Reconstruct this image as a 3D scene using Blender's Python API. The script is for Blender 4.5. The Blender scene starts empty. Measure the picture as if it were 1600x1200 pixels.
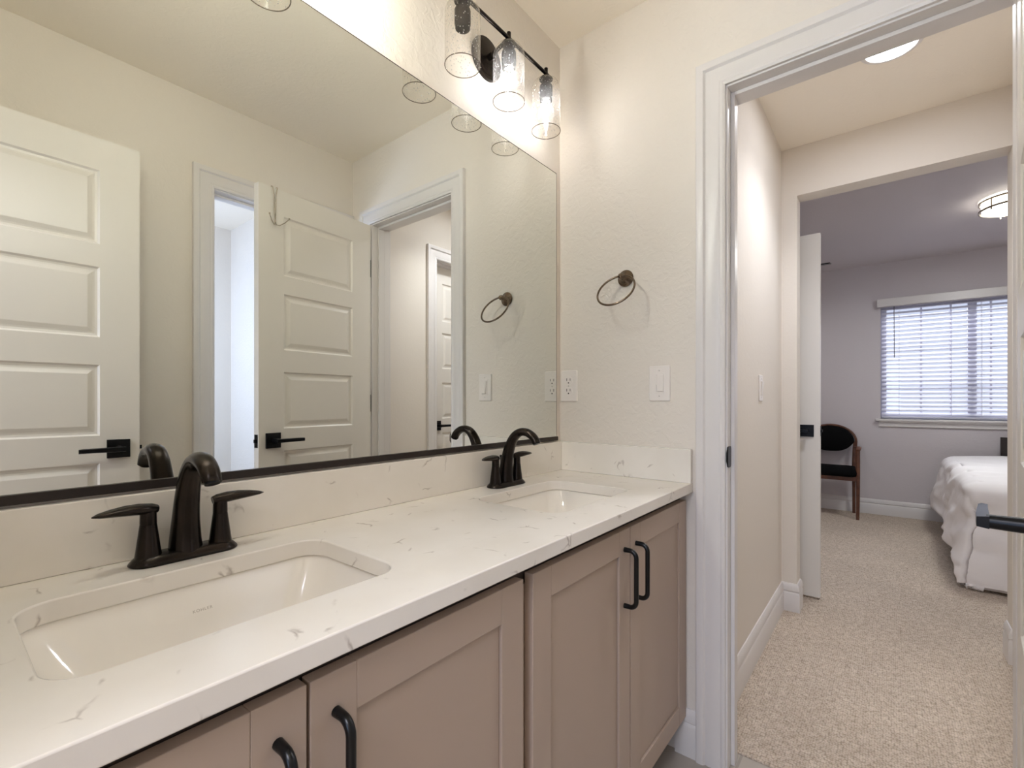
import bpy, bmesh, math, random
from mathutils import Vector, Matrix, noise
random.seed(7)
SC = bpy.context.scene
COL = SC.collection
PI = math.pi

# ------------------------------------------------------------------ camera, world, exposure
YAW = math.radians(38.7)
cam_data = bpy.data.cameras.new('camera')
cam = bpy.data.objects.new('camera', cam_data)
COL.objects.link(cam)
cam.location = (-1.5, -0.971, 1.1085)
cam.rotation_euler = (PI/2, 0, YAW - PI/2)
cam_data.sensor_width = 36.0
cam_data.lens = 737.0/1600.0*36.0
cam_data.shift_y = 26.0/1600.0
cam_data.clip_start = 0.02
cam_data.clip_end = 100
SC.camera = cam

SC.view_settings.view_transform = 'Standard'
SC.view_settings.look = 'None'
SC.view_settings.gamma = 1.0
SC.view_settings.exposure = 0.66
SC.view_settings.use_curve_mapping = False
try:
    SC.cycles.use_denoising = True
    SC.cycles.max_bounces = 14
    SC.cycles.diffuse_bounces = 8
    SC.cycles.glossy_bounces = 6
    SC.cycles.transparent_max_bounces = 24
    SC.cycles.sample_clamp_indirect = 6.0
    SC.cycles.caustics_reflective = False
    SC.cycles.caustics_refractive = False
except Exception:
    pass

world = bpy.data.worlds.new('world')
SC.world = world
world.use_nodes = True
bg = world.node_tree.nodes['Background']
bg.inputs[0].default_value = (0.72, 0.76, 0.94, 1)
bg.inputs[1].default_value = 0.66

def area_light(name, loc, direction, sx, sy, power, color):
    d = bpy.data.lights.new(name, 'AREA')
    d.shape = 'RECTANGLE'; d.size = sx; d.size_y = sy
    d.energy = power; d.color = color
    o = bpy.data.objects.new(name, d); COL.objects.link(o)
    o.location = loc
    o.rotation_euler = Vector(direction).to_track_quat('-Z', 'Y').to_euler()
    return o
DAY = (0.50, 0.68, 1.0)
CZ0 = 2.435
# daylight for the bedroom window and two assumed windows out of view
area_light('daylight_bedroom', (5.1, -1.5, 2.95), (-0.75, 0, -1), 2.6, 1.2, 150, (0.93, 0.92, 1.0))
area_light('daylight_rear', (-3.9, -1.0, 1.45), (1, 0, -0.05), 1.1, 1.3, 20, DAY)
area_light('daylight_closet', (-1.35, -2.4, 1.5), (1, 0, 0), 0.7, 0.9, 21, (0.52, 0.66, 1.0))
# unseen fill light added in the room behind the camera
area_light('rear_fill', (-2.6, -0.9, CZ0-0.03), (0, 0, -1), 1.0, 1.0, 30, (0.86, 0.87, 1.0))

# ------------------------------------------------------------------ materials
def lin(c):
    return tuple(((x/255)/12.92 if x/255 <= 0.04045 else ((x/255+0.055)/1.055)**2.4) for x in c) + (1.0,)

def mat(name, rgb, rough=0.6, metal=0.0, spec=0.5, bump=None, coat=0.0, var=None):
    """bump=(scale, strength, distance, detail)  var=(scale, rgb2, lo, hi)"""
    m = bpy.data.materials.new(name); m.use_nodes = True
    nt = m.node_tree; b = nt.nodes['Principled BSDF']
    b.inputs['Base Color'].default_value = lin(rgb)
    b.inputs['Roughness'].default_value = rough
    b.inputs['Metallic'].default_value = metal
    b.inputs['Specular IOR Level'].default_value = spec
    if coat: b.inputs['Coat Weight'].default_value = coat; b.inputs['Coat Roughness'].default_value = 0.1
    tc = nt.nodes.new('ShaderNodeTexCoord')
    if bump:
        n = nt.nodes.new('ShaderNodeTexNoise'); n.inputs['Scale'].default_value = bump[0]
        n.inputs['Detail'].default_value = bump[3]
        bp = nt.nodes.new('ShaderNodeBump'); bp.inputs['Strength'].default_value = bump[1]
        bp.inputs['Distance'].default_value = bump[2]
        nt.links.new(tc.outputs['Object'], n.inputs['Vector'])
        nt.links.new(n.outputs['Fac'], bp.inputs['Height'])
        nt.links.new(bp.outputs['Normal'], b.inputs['Normal'])
    if var:
        n = nt.nodes.new('ShaderNodeTexNoise'); n.inputs['Scale'].default_value = var[0]; n.inputs['Detail'].default_value = 4
        r = nt.nodes.new('ShaderNodeValToRGB')
        r.color_ramp.elements[0].position = var[2]; r.color_ramp.elements[0].color = lin(rgb)
        r.color_ramp.elements[1].position = var[3]; r.color_ramp.elements[1].color = lin(var[1])
        nt.links.new(tc.outputs['Object'], n.inputs['Vector'])
        nt.links.new(n.outputs['Fac'], r.inputs['Fac'])
        nt.links.new(r.outputs['Color'], b.inputs['Base Color'])
    return m

def textured_wall(name, rgb, strength=0.5):
    """hand-trowelled drywall: blotchy relief with fine grit"""
    m = bpy.data.materials.new(name); m.use_nodes = True
    nt = m.node_tree; L = nt.links; b = nt.nodes['Principled BSDF']
    b.inputs['Base Color'].default_value = lin(rgb)
    b.inputs['Roughness'].default_value = 0.62; b.inputs['Specular IOR Level'].default_value = 0.25
    tc = nt.nodes.new('ShaderNodeTexCoord')
    n1 = nt.nodes.new('ShaderNodeTexNoise'); n1.inputs['Scale'].default_value = 38; n1.inputs['Detail'].default_value = 3
    n1.inputs['Distortion'].default_value = 1.2
    r = nt.nodes.new('ShaderNodeValToRGB'); r.color_ramp.elements[0].position = 0.42; r.color_ramp.elements[1].position = 0.60
    n2 = nt.nodes.new('ShaderNodeTexNoise'); n2.inputs['Scale'].default_value = 90; n2.inputs['Detail'].default_value = 2
    mx = nt.nodes.new('ShaderNodeMath'); mx.operation = 'MULTIPLY_ADD'; mx.inputs[1].default_value = 0.45
    bp = nt.nodes.new('ShaderNodeBump'); bp.inputs['Strength'].default_value = strength; bp.inputs['Distance'].default_value = 0.0012
    L.new(tc.outputs['Object'], n1.inputs['Vector']); L.new(tc.outputs['Object'], n2.inputs['Vector'])
    L.new(n1.outputs['Fac'], r.inputs['Fac'])
    L.new(n2.outputs['Fac'], mx.inputs[0]); L.new(r.outputs['Color'], mx.inputs[2])
    L.new(mx.outputs[0], bp.inputs['Height']); L.new(bp.outputs['Normal'], b.inputs['Normal'])
    return m

def quartz_mat():
    m = bpy.data.materials.new('white_quartz'); m.use_nodes = True
    nt = m.node_tree; L = nt.links; b = nt.nodes['Principled BSDF']
    b.inputs['Roughness'].default_value = 0.22; b.inputs['Specular IOR Level'].default_value = 0.4
    tc = nt.nodes.new('ShaderNodeTexCoord')
    nd = nt.nodes.new('ShaderNodeTexNoise'); nd.inputs['Scale'].default_value = 7; nd.inputs['Detail'].default_value = 5
    add = nt.nodes.new('ShaderNodeVectorMath'); add.operation = 'MULTIPLY_ADD'
    add.inputs[1].default_value = (0.13, 0.13, 0.13)
    L.new(nd.outputs['Color'], add.inputs[0]); L.new(tc.outputs['Object'], add.inputs[2]); L.new(tc.outputs['Object'], nd.inputs['Vector'])
    v = nt.nodes.new('ShaderNodeTexVoronoi'); v.feature = 'DISTANCE_TO_EDGE'; v.inputs['Scale'].default_value = 12
    L.new(add.outputs[0], v.inputs['Vector'])
    r = nt.nodes.new('ShaderNodeValToRGB')
    r.color_ramp.elements[0].position = 0.0; r.color_ramp.elements[0].color = (1, 1, 1, 1)
    r.color_ramp.elements[1].position = 0.034; r.color_ramp.elements[1].color = (0, 0, 0, 1)
    L.new(v.outputs['Distance'], r.inputs['Fac'])
    n2 = nt.nodes.new('ShaderNodeTexNoise'); n2.inputs['Scale'].default_value = 21; n2.inputs['Detail'].default_value = 2
    L.new(tc.outputs['Object'], n2.inputs['Vector'])
    r2 = nt.nodes.new('ShaderNodeValToRGB')
    r2.color_ramp.elements[0].position = 0.58; r2.color_ramp.elements[0].color = (0, 0, 0, 1)
    r2.color_ramp.elements[1].position = 0.68; r2.color_ramp.elements[1].color = (1, 1, 1, 1)
    L.new(n2.outputs['Fac'], r2.inputs['Fac'])
    mul = nt.nodes.new('ShaderNodeMath'); mul.operation = 'MULTIPLY'
    L.new(r.outputs['Color'], mul.inputs[0]); L.new(r2.outputs['Color'], mul.inputs[1])
    mul2 = nt.nodes.new('ShaderNodeMath'); mul2.operation = 'MULTIPLY'; mul2.inputs[1].default_value = 0.75
    L.new(mul.outputs[0], mul2.inputs[0])
    # broad soft clouding
    n3 = nt.nodes.new('ShaderNodeTexNoise'); n3.inputs['Scale'].default_value = 4; n3.inputs['Detail'].default_value = 4
    L.new(tc.outputs['Object'], n3.inputs['Vector'])
    r3 = nt.nodes.new('ShaderNodeValToRGB')
    r3.color_ramp.elements[0].position = 0.35; r3.color_ramp.elements[0].color = lin((226, 220, 210))
    r3.color_ramp.elements[1].position = 0.6; r3.color_ramp.elements[1].color = lin((234, 229, 221))
    L.new(n3.outputs['Fac'], r3.inputs['Fac'])
    mix = nt.nodes.new('ShaderNodeMix'); mix.data_type = 'RGBA'
    L.new(mul2.outputs[0], mix.inputs['Factor']); L.new(r3.outputs['Color'], mix.inputs['A'])
    mix.inputs['B'].default_value = lin((160, 148, 137))
    L.new(mix.outputs['Result'], b.inputs['Base Color'])
    return m

def carpet_mat():
    m = bpy.data.materials.new('loop_carpet'); m.use_nodes = True
    nt = m.node_tree; L = nt.links; b = nt.nodes['Principled BSDF']
    b.inputs['Roughness'].default_value = 0.95; b.inputs['Specular IOR Level'].default_value = 0.1
    tc = nt.nodes.new('ShaderNodeTexCoord')
    mp = nt.nodes.new('ShaderNodeMapping'); mp.inputs['Scale'].default_value = (1.0, 1.35, 1.0)
    v = nt.nodes.new('ShaderNodeTexVoronoi'); v.inputs['Scale'].default_value = 105; v.inputs['Randomness'].default_value = 0.55
    L.new(tc.outputs['Object'], mp.inputs['Vector']); L.new(mp.outputs[0], v.inputs['Vector'])
    n = nt.nodes.new('ShaderNodeTexNoise'); n.inputs['Scale'].default_value = 45; n.inputs['Detail'].default_value = 5
    L.new(tc.outputs['Object'], n.inputs['Vector'])
    r = nt.nodes.new('ShaderNodeValToRGB')
    r.color_ramp.elements[0].position = 0.3; r.color_ramp.elements[0].color = lin((198, 182, 164))
    r.color_ramp.elements[1].position = 0.7; r.color_ramp.elements[1].color = lin((226, 212, 196))
    L.new(n.outputs['Fac'], r.inputs['Fac'])
    r2 = nt.nodes.new('ShaderNodeValToRGB')
    r2.color_ramp.elements[0].position = 0.35; r2.color_ramp.elements[0].color = (1, 1, 1, 1)
    r2.color_ramp.elements[1].position = 0.85; r2.color_ramp.elements[1].color = (0.52, 0.49, 0.46, 1)
    L.new(v.outputs['Distance'], r2.inputs['Fac'])
    mix = nt.nodes.new('ShaderNodeMix'); mix.data_type = 'RGBA'; mix.blend_type = 'MULTIPLY'; mix.inputs['Factor'].default_value = 1
    L.new(r.outputs['Color'], mix.inputs['A']); L.new(r2.outputs['Color'], mix.inputs['B'])
    # traffic shading
    n3 = nt.nodes.new('ShaderNodeTexNoise'); n3.inputs['Scale'].default_value = 2.2; n3.inputs['Detail'].default_value = 3
    L.new(tc.outputs['Object'], n3.inputs['Vector'])
    r3 = nt.nodes.new('ShaderNodeValToRGB')
    r3.color_ramp.elements[0].position = 0.35; r3.color_ramp.elements[0].color = (0.90, 0.90, 0.90, 1)
    r3.color_ramp.elements[1].position = 0.65; r3.color_ramp.elements[1].color = (1, 1, 1, 1)
    L.new(n3.outputs['Fac'], r3.inputs['Fac'])
    mix2 = nt.nodes.new('ShaderNodeMix'); mix2.data_type = 'RGBA'; mix2.blend_type = 'MULTIPLY'; mix2.inputs['Factor'].default_value = 1
    L.new(mix.outputs['Result'], mix2.inputs['A']); L.new(r3.outputs['Color'], mix2.inputs['B'])
    L.new(mix2.outputs['Result'], b.inputs['Base Color'])
    bp = nt.nodes.new('ShaderNodeBump'); bp.invert = True; bp.inputs['Strength'].default_value = 0.8; bp.inputs['Distance'].default_value = 0.006
    L.new(v.outputs['Distance'], bp.inputs['Height']); L.new(bp.outputs['Normal'], b.inputs['Normal'])
    return m

def tile_mat():
    m = bpy.data.materials.new('greige_tile'); m.use_nodes = True
    nt = m.node_tree; L = nt.links; b = nt.nodes['Principled BSDF']
    b.inputs['Roughness'].default_value = 0.4
    tc = nt.nodes.new('ShaderNodeTexCoord')
    br = nt.nodes.new('ShaderNodeTexBrick'); br.inputs['Scale'].default_value = 1.0
    br.inputs['Color1'].default_value = lin((176, 168, 158)); br.inputs['Color2'].default_value = lin((170, 162, 152))
    br.inputs['Mortar'].default_value = lin((150, 143, 134))
    br.inputs['Mortar Size'].default_value = 0.004
    br.inputs['Brick Width'].default_value = 0.61; br.inputs['Row Height'].default_value = 0.305
    L.new(tc.outputs['Object'], br.inputs['Vector']); L.new(br.outputs['Color'], b.inputs['Base Color'])
    return m

def thin_glass(name, tint=(1, 1, 1), gloss=0.06, rim=0.45, seeds=False, edge_rgb=(0.9, 0.88, 0.84), milk=0.0):
    m = bpy.data.materials.new(name); m.use_nodes = True
    nt = m.node_tree; L = nt.links
    for n in list(nt.nodes): nt.nodes.remove(n)
    out = nt.nodes.new('ShaderNodeOutputMaterial')
    tr = nt.nodes.new('ShaderNodeBsdfTransparent'); tr.inputs[0].default_value = (*tint, 1)
    gl = nt.nodes.new('ShaderNodeBsdfGlossy'); gl.inputs['Roughness'].default_value = 0.03
    gl.inputs['Color'].default_value = (*edge_rgb, 1)
    lw = nt.nodes.new('ShaderNodeLayerWeight'); lw.inputs['Blend'].default_value = 0.5
    pw = nt.nodes.new('ShaderNodeMath'); pw.operation = 'POWER'; pw.inputs[1].default_value = 4.0
    L.new(lw.outputs['Facing'], pw.inputs[0])
    ma = nt.nodes.new('ShaderNodeMath'); ma.operation = 'MULTIPLY_ADD'; ma.inputs[1].default_value = rim; ma.inputs[2].default_value = gloss
    ma.use_clamp = True
    L.new(pw.outputs[0], ma.inputs[0])
    mx = nt.nodes.new('ShaderNodeMixShader')
    L.new(ma.outputs[0], mx.inputs[0]); L.new(tr.outputs[0], mx.inputs[1]); L.new(gl.outputs[0], mx.inputs[2])
    last = mx
    if seeds:
        tc = nt.nodes.new('ShaderNodeTexCoord')
        mp = nt.nodes.new('ShaderNodeMapping'); mp.inputs['Scale'].default_value = (1, 1, 0.7)
        L.new(tc.outputs['Object'], mp.inputs['Vector'])
        v = nt.nodes.new('ShaderNodeTexVoronoi'); v.inputs['Scale'].default_value = 150
        L.new(mp.outputs[0], v.inputs['Vector'])
        r = nt.nodes.new('ShaderNodeValToRGB')
        r.color_ramp.elements[0].position = 0.16; r.color_ramp.elements[0].color = (0.5, 0.5, 0.5, 1)
        r.color_ramp.elements[1].position = 0.24; r.color_ramp.elements[1].color = (0, 0, 0, 1)
        L.new(v.outputs['Distance'], r.inputs['Fac'])
        df = nt.nodes.new('ShaderNodeBsdfTranslucent'); df.inputs[0].default_value = (0.9, 0.88, 0.85, 1)
        mx2 = nt.nodes.new('ShaderNodeMixShader')
        L.new(r.outputs['Color'], mx2.inputs[0]); L.new(mx.outputs[0], mx2.inputs[1]); L.new(df.outputs[0], mx2.inputs[2])
        last = mx2
    if milk:
        tl = nt.nodes.new('ShaderNodeBsdfTranslucent'); tl.inputs[0].default_value = (0.95, 0.94, 0.92, 1)
        mx3 = nt.nodes.new('ShaderNodeMixShader'); mx3.inputs[0].default_value = milk
        L.new(last.outputs[0], mx3.inputs[1]); L.new(tl.outputs[0], mx3.inputs[2]); last = mx3
    L.new(last.outputs[0], out.inputs[0])
    return m

def emit(name, rgb, strength):
    m = bpy.data.materials.new(name); m.use_nodes = True
    nt = m.node_tree
    for n in list(nt.nodes): nt.nodes.remove(n)
    out = nt.nodes.new('ShaderNodeOutputMaterial'); e = nt.nodes.new('ShaderNodeEmission')
    e.inputs[0].default_value = (*rgb, 1); e.inputs[1].default_value = strength
    nt.links.new(e.outputs[0], out.inputs[0])
    return m

def translucent(name, rgb, amount, rough=0.5):
    m = bpy.data.materials.new(name); m.use_nodes = True
    nt = m.node_tree; b = nt.nodes['Principled BSDF']; out = nt.nodes['Material Output']
    b.inputs['Base Color'].default_value = lin(rgb); b.inputs['Roughness'].default_value = rough
    t = nt.nodes.new('ShaderNodeBsdfTranslucent'); t.inputs[0].default_value = lin(rgb)
    mx = nt.nodes.new('ShaderNodeMixShader'); mx.inputs[0].default_value = amount
    nt.links.new(b.outputs[0], mx.inputs[1]); nt.links.new(t.outputs[0], mx.inputs[2]); nt.links.new(mx.outputs[0], out.inputs[0])
    return m

def mirror_mat():
    m = bpy.data.materials.new('mirror_silver'); m.use_nodes = True
    b = m.node_tree.nodes['Principled BSDF']
    b.inputs['Base Color'].default_value = (0.80, 0.815, 0.775, 1)
    b.inputs['Metallic'].default_value = 1; b.inputs['Roughness'].default_value = 0.0
    return m

M = dict(
    wall=textured_wall('wall_paint', (224, 217, 207), 0.36),
    wall_smooth=textured_wall('wall_paint_soft', (224, 217, 207), 0.15),
    ceil=textured_wall('ceiling_paint', (240, 232, 218), 0.2),
    bedwall=textured_wall('bedroom_paint', (206, 200, 202), 0.2),
    trim=mat('white_trim_paint', (218, 214, 211), 0.32, spec=0.45),
    door=mat('white_door_paint', (226, 221, 213), 0.34, spec=0.45, bump=(60, 0.05, 0.001, 2)),
    quartz=quartz_mat(),
    cabinet=mat('taupe_cabinet_paint', (174, 156, 141), 0.38, spec=0.4),
    rail=mat('shade_dark_rail', (66, 57, 51), 0.5),  # shade under the counter put into the rail's colour
    groove=mat('groove_shade', (24, 20, 18), 0.8),
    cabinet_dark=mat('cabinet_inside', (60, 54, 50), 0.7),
    black=mat('matte_black_metal', (18, 18, 20), 0.32, metal=0.6),
    pull=mat('black_pull', (12, 12, 13), 0.28, metal=0.3),
    bronze=mat('oil_rubbed_bronze', (38, 33, 29), 0.24, metal=0.82, var=(30, (47, 40, 35), 0.4, 0.7)),
    ringbronze=mat('aged_bronze', (112, 98, 84), 0.2, metal=1.0),
    channel=mat('dark_bronze_channel', (42, 34, 30), 0.45, metal=0.4),
    porcelain=mat('white_porcelain', (236, 231, 223), 0.10, spec=0.6, coat=0.5),
    plate=mat('white_plastic', (232, 226, 220), 0.35),
    slot=mat('dark_slot', (50, 42, 38), 0.6),
    screw=mat('screw_white', (200, 195, 188), 0.4),
    chrome=mat('satin_nickel', (190, 180, 165), 0.22, metal=1.0),
    brass=mat('brushed_nickel_ring', (150, 138, 120), 0.28, metal=1.0),
    comforter=mat('white_comforter', (244, 240, 238), 0.85, spec=0.15, bump=(240, 0.15, 0.001, 2)),
    mattress=mat('mattress_ticking', (215, 210, 205), 0.9),
    bedwood=mat('espresso_wood', (34, 24, 20), 0.45),
    chairwood=mat('reddish_oak', (112, 72, 52), 0.42, var=(14, (86, 52, 38), 0.35, 0.65)),
    chairfab=mat('black_upholstery', (14, 14, 15), 0.9, spec=0.1, bump=(300, 0.3, 0.001, 1)),
    carpet=carpet_mat(), tile=tile_mat(),
    shade=thin_glass('seeded_glass', (0.98, 0.97, 0.95), 0.04, 0.7, True, milk=0.045),
    rim=thin_glass('glass_rim', (0.50, 0.46, 0.42), 0.10, 0.3),
    envelope=thin_glass('clear_bulb_glass', (0.99, 0.98, 0.97), 0.03, 0.5, milk=0.03),
    pane=thin_glass('window_pane', (0.95, 0.97, 0.98), 0.04, 0.5),
    filament=emit('glowing_filament', (0.95, 0.96, 1.0), 185.0),
    filament_near=emit('glowing_filament_near', (0.97, 1.0, 0.94), 1450.0),
    lens=emit('ceiling_lens', (0.88, 0.91, 1.0), 48.0),
    flush=emit('flush_glass_lit', (0.97, 1.0, 0.99), 46.0),
    flush_side=emit('flush_side_glow', (1.0, 0.94, 0.82), 4.5),
    mirror=mirror_mat(), mirror_edge=mat('mirror_edge', (58, 48, 38), 0.4, metal=0.3),
    slat=translucent('white_vinyl_slat', (226, 226, 234), 0.28),
    cord=mat('blind_wand', (90, 90, 100), 0.5),
    vinyl=mat('window_vinyl', (214, 214, 224), 0.45),
    fence=mat('neighbour_wall', (190, 190, 205), 0.9),
    mark=mat('grey_lettering', (176, 168, 158), 0.5),
)

# ------------------------------------------------------------------ helpers
class MB:
    def __init__(s): s.v = []; s.f = []
    def add(s, vs, fs):
        n = len(s.v); s.v += [tuple(v) for v in vs]; s.f += [tuple(i+n for i in f) for f in fs]; return s
    def box(s, x0, x1, y0, y1, z0, z1):
        x0, x1 = sorted((x0, x1)); y0, y1 = sorted((y0, y1)); z0, z1 = sorted((z0, z1))
        vs = [(x, y, z) for z in (z0, z1) for y in (y0, y1) for x in (x0, x1)]
        return s.add(vs, [(0, 2, 3, 1), (4, 5, 7, 6), (0, 1, 5, 4), (2, 6, 7, 3), (0, 4, 6, 2), (1, 3, 7, 5)])
    def tube(s, pts, rad, n=16, caps=True, closed=False, flat=None, up=None):
        """sweep; rad: number or list of r or (rx, ry)"""
        P = [Vector(p) for p in pts]; k = len(P)
        rr = rad if isinstance(rad, (list, tuple)) and len(rad) == k else [rad]*k
        T = []
        for i in range(k):
            a = P[(i-1) % k] if (closed or i > 0) else P[i]
            b = P[(i+1) % k] if (closed or i < k-1) else P[i]
            T.append((b-a).normalized())
        U = Vector(up) if up else (Vector((0, 0, 1)) if abs(T[0].z) < 0.9 else Vector((1, 0, 0)))
        base = len(s.v); rings = []
        N = (U - T[0]*U.dot(T[0])).normalized()
        for i in range(k):
            if i > 0:
                N = (N - T[i]*N.dot(T[i]))
                N = N.normalized() if N.length > 1e-6 else Vector((1, 0, 0))
            B = T[i].cross(N)
            r = rr[i]; ra, rb = (r if isinstance(r, (list, tuple)) else (r, r))
            for j in range(n):
                a = 2*PI*j/n
                s.v.append(tuple(P[i] + N*math.cos(a)*ra + B*math.sin(a)*rb))
        m = k if closed else k-1
        for i in range(m):
            for j in range(n):
                a = base+i*n+j; b = base+i*n+(j+1) % n
                c = base+((i+1) % k)*n+(j+1) % n; d = base+((i+1) % k)*n+j
                s.f.append((a, b, c, d))
        if caps and not closed:
            s.f.append(tuple(base+j for j in range(n))[::-1])
            s.f.append(tuple(base+(k-1)*n+j for j in range(n)))
        return s
    def cyl(s, p0, p1, r0, r1=None, n=24):
        return s.tube([p0, p1], [r0, r0 if r1 is None else r1], n)
    def lathe(s, prof, c=(0, 0, 0), axis='Z', n=32, capped=True):
        """prof: (radius, height) along axis"""
        base = len(s.v); c = Vector(c)
        for r, h in prof:
            for j in range(n):
                a = 2*PI*j/n; x, y = r*math.cos(a), r*math.sin(a)
                v = {'Z': (x, y, h), 'Y': (x, h, y), 'X': (h, x, y), '-Y': (x, -h, y), '-X': (-h, x, y)}[axis]
                s.v.append(tuple(c+Vector(v)))
        for i in range(len(prof)-1):
            for j in range(n):
                s.f.append((base+i*n+j, base+i*n+(j+1) % n, base+(i+1)*n+(j+1) % n, base+(i+1)*n+j))
        if capped:
            if prof[0][0] > 1e-5: s.f.append(tuple(base+j for j in range(n))[::-1])
            if prof[-1][0] > 1e-5: s.f.append(tuple(base+(len(prof)-1)*n+j for j in range(n)))
        return s
    def loft(s, loops, cap0=True, cap1=True):
        base = len(s.v); n = len(loops[0])
        for lp in loops: s.v += [tuple(p) for p in lp]
        for i in range(len(loops)-1):
            for j in range(n):
                s.f.append((base+i*n+j, base+i*n+(j+1) % n, base+(i+1)*n+(j+1) % n, base+(i+1)*n+j))
        if cap0: s.f.append(tuple(base+j for j in range(n))[::-1])
        if cap1: s.f.append(tuple(base+(len(loops)-1)*n+j for j in range(n)))
        return s
    def build(s, name, m, parent=None, smooth=None, bevel=0, loc=None, seg=2, merge=False):
        me = bpy.data.meshes.new(name)
        me.from_pydata(s.v, [], s.f)
        bm = bmesh.new(); bm.from_mesh(me)
        if merge: bmesh.ops.remove_doubles(bm, verts=bm.verts, dist=1e-5)
        bmesh.ops.recalc_face_normals(bm, faces=bm.faces)
        bm.to_mesh(me); bm.free()
        if smooth:
            for p in me.polygons: p.use_smooth = True
            me.set_sharp_from_angle(angle=math.radians(smooth))
        me.materials.append(M[m] if isinstance(m, str) else m)
        o = bpy.data.objects.new(name, me); COL.objects.link(o)
        if parent is not None: o.parent = parent
        if loc is not None: o.location = loc
        if bevel:
            md = o.modifiers.new('bevel', 'BEVEL'); md.width = bevel; md.segments = seg; md.limit_method = 'ANGLE'
            md.angle_limit = math.radians(40); md.harden_normals = False
        return o

def tag(o, label=None, cat=None, group=None, kind=None):
    if label: o['label'] = label
    if cat: o['category'] = cat
    if group: o['group'] = group
    if kind: o['kind'] = kind
    return o
def empty(name, loc=(0, 0, 0), rz=0, parent=None):
    o = bpy.data.objects.new(name, None); COL.objects.link(o)
    o.location = loc; o.rotation_euler = (0, 0, rz); o.empty_display_size = 0.05
    if parent is not None: o.parent = parent
    return o
def struct(o, label=None):
    o['kind'] = 'structure'
    if label: o['label'] = label
    return o
def box(name, m, x0, x1, y0, y1, z0, z1, parent=None, bevel=0, **k):
    return MB().box(x0, x1, y0, y1, z0, z1).build(name, m, parent, bevel=bevel, **k)
def rrect(x0, x1, y0, y1, r, z, n=6):
    pts = []
    for cx, cy, a0 in ((x1-r, y1-r, 0), (x0+r, y1-r, PI/2), (x0+r, y0+r, PI), (x1-r, y0+r, 1.5*PI)):
        for i in range(n+1):
            a = a0+PI/2*i/n; pts.append((cx+r*math.cos(a), cy+r*math.sin(a), z))
    return pts
def copy_tree(o, parent=None):
    c = o.copy(); COL.objects.link(c)
    if parent is not None: c.parent = parent
    for ch in list(o.children): copy_tree(ch, c)
    return c

# ------------------------------------------------------------------ room dimensions
CZ = 2.435
XR = -1.655                    # rear wall of the bathroom
YB = -1.383                    # wall behind the camera
DY0, DY1 = -1.203, -0.593      # bathroom doorway in the end wall
DH = 2.045
T = 0.115
HY0, HY1 = -1.405, -0.521      # hall side walls
HX1 = 1.355                    # end of hall
OY0, OY1, OZ, OT = -1.372, -0.592, 2.18, 0.108
BX1 = 4.30                     # bedroom window wall
BY0, BY1 = -3.4, 0.75
WY0, WY1, WZ0, WZ1 = -2.15, -0.901, 0.935, 2.03

def wall_piece_x(name, m, x0, x1, y0, y1, openings=(), label=None, z1=CZ):
    """wall whose plane is x = const, openings (ya, yb, za, zb)"""
    mb = MB(); ys = sorted({y0, y1} | {v for o in openings for v in o[:2]})
    for a, b in zip(ys, ys[1:]):
        mid = (a+b)/2; o = [q for q in openings if q[0] < mid < q[1]]
        if not o: mb.box(x0, x1, a, b, 0, z1)
        else:
            if o[0][2] > 0: mb.box(x0, x1, a, b, 0, o[0][2])
            mb.box(x0, x1, a, b, o[0][3], z1)
    return struct(mb.build(name, m), label)
def wall_piece_y(name, m, y0, y1, x0, x1, openings=(), label=None, z1=CZ):
    mb = MB(); xs = sorted({x0, x1} | {v for o in openings for v in o[:2]})
    for a, b in zip(xs, xs[1:]):
        mid = (a+b)/2; o = [q for q in openings if q[0] < mid < q[1]]
        if not o: mb.box(a, b, y0, y1, 0, z1)
        else:
            if o[0][2] > 0: mb.box(a, b, y0, y1, 0, o[0][2])
            mb.box(a, b, y0, y1, o[0][3], z1)
    return struct(mb.build(name, m), label)

J = 0.018  # jamb board thickness
wall_piece_y('wall_left', 'wall', 0.0, T, XR-T, 0.0, label='textured cream wall behind the vanity mirror')
wall_piece_x('wall_end', 'wall', 0.0, T, YB-0.02-1.8, T, [(DY0-J, DY1+J, 0, DH+J)], label='textured cream end wall with towel ring and doorway')
CX0, CX1 = -0.69, -0.09        # doorway in the back wall
wall_piece_y('wall_back', 'wall_smooth', YB-T, YB, XR-T, 0.0, [(CX0-J, CX1+J, 0, DH+J)], label='cream back wall seen in the mirror')
wall_piece_x('wall_rear', 'wall_smooth', XR-T, XR, YB, 0.0, [(-1.235, -0.56, 0, DH+J)], label='rear bathroom wall with doorway')
# small room behind the back wall
wall_piece_y('wall_closet_far', 'wall_smooth', -3.15, -3.05, XR-T, 0.02)
wall_piece_x('wall_closet_side', 'wall_smooth', XR-T, XR, -3.05, YB-T, [(-2.75, -2.05, 0.9, 2.0)])
# rear room, source of daylight behind the camera
wall_piece_x('wall_rear_far', 'wall_smooth', -3.75, -3.65, -2.9, 1.0, [(-1.7, -0.3, 0.85, 2.05)])
wall_piece_y('wall_rear_side', 'wall_smooth', 1.0, 1.1, -3.75, XR-T)
wall_piece_y('wall_rear_side.001', 'wall_smooth', -2.95, -2.85, -3.65, XR-T)
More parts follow.
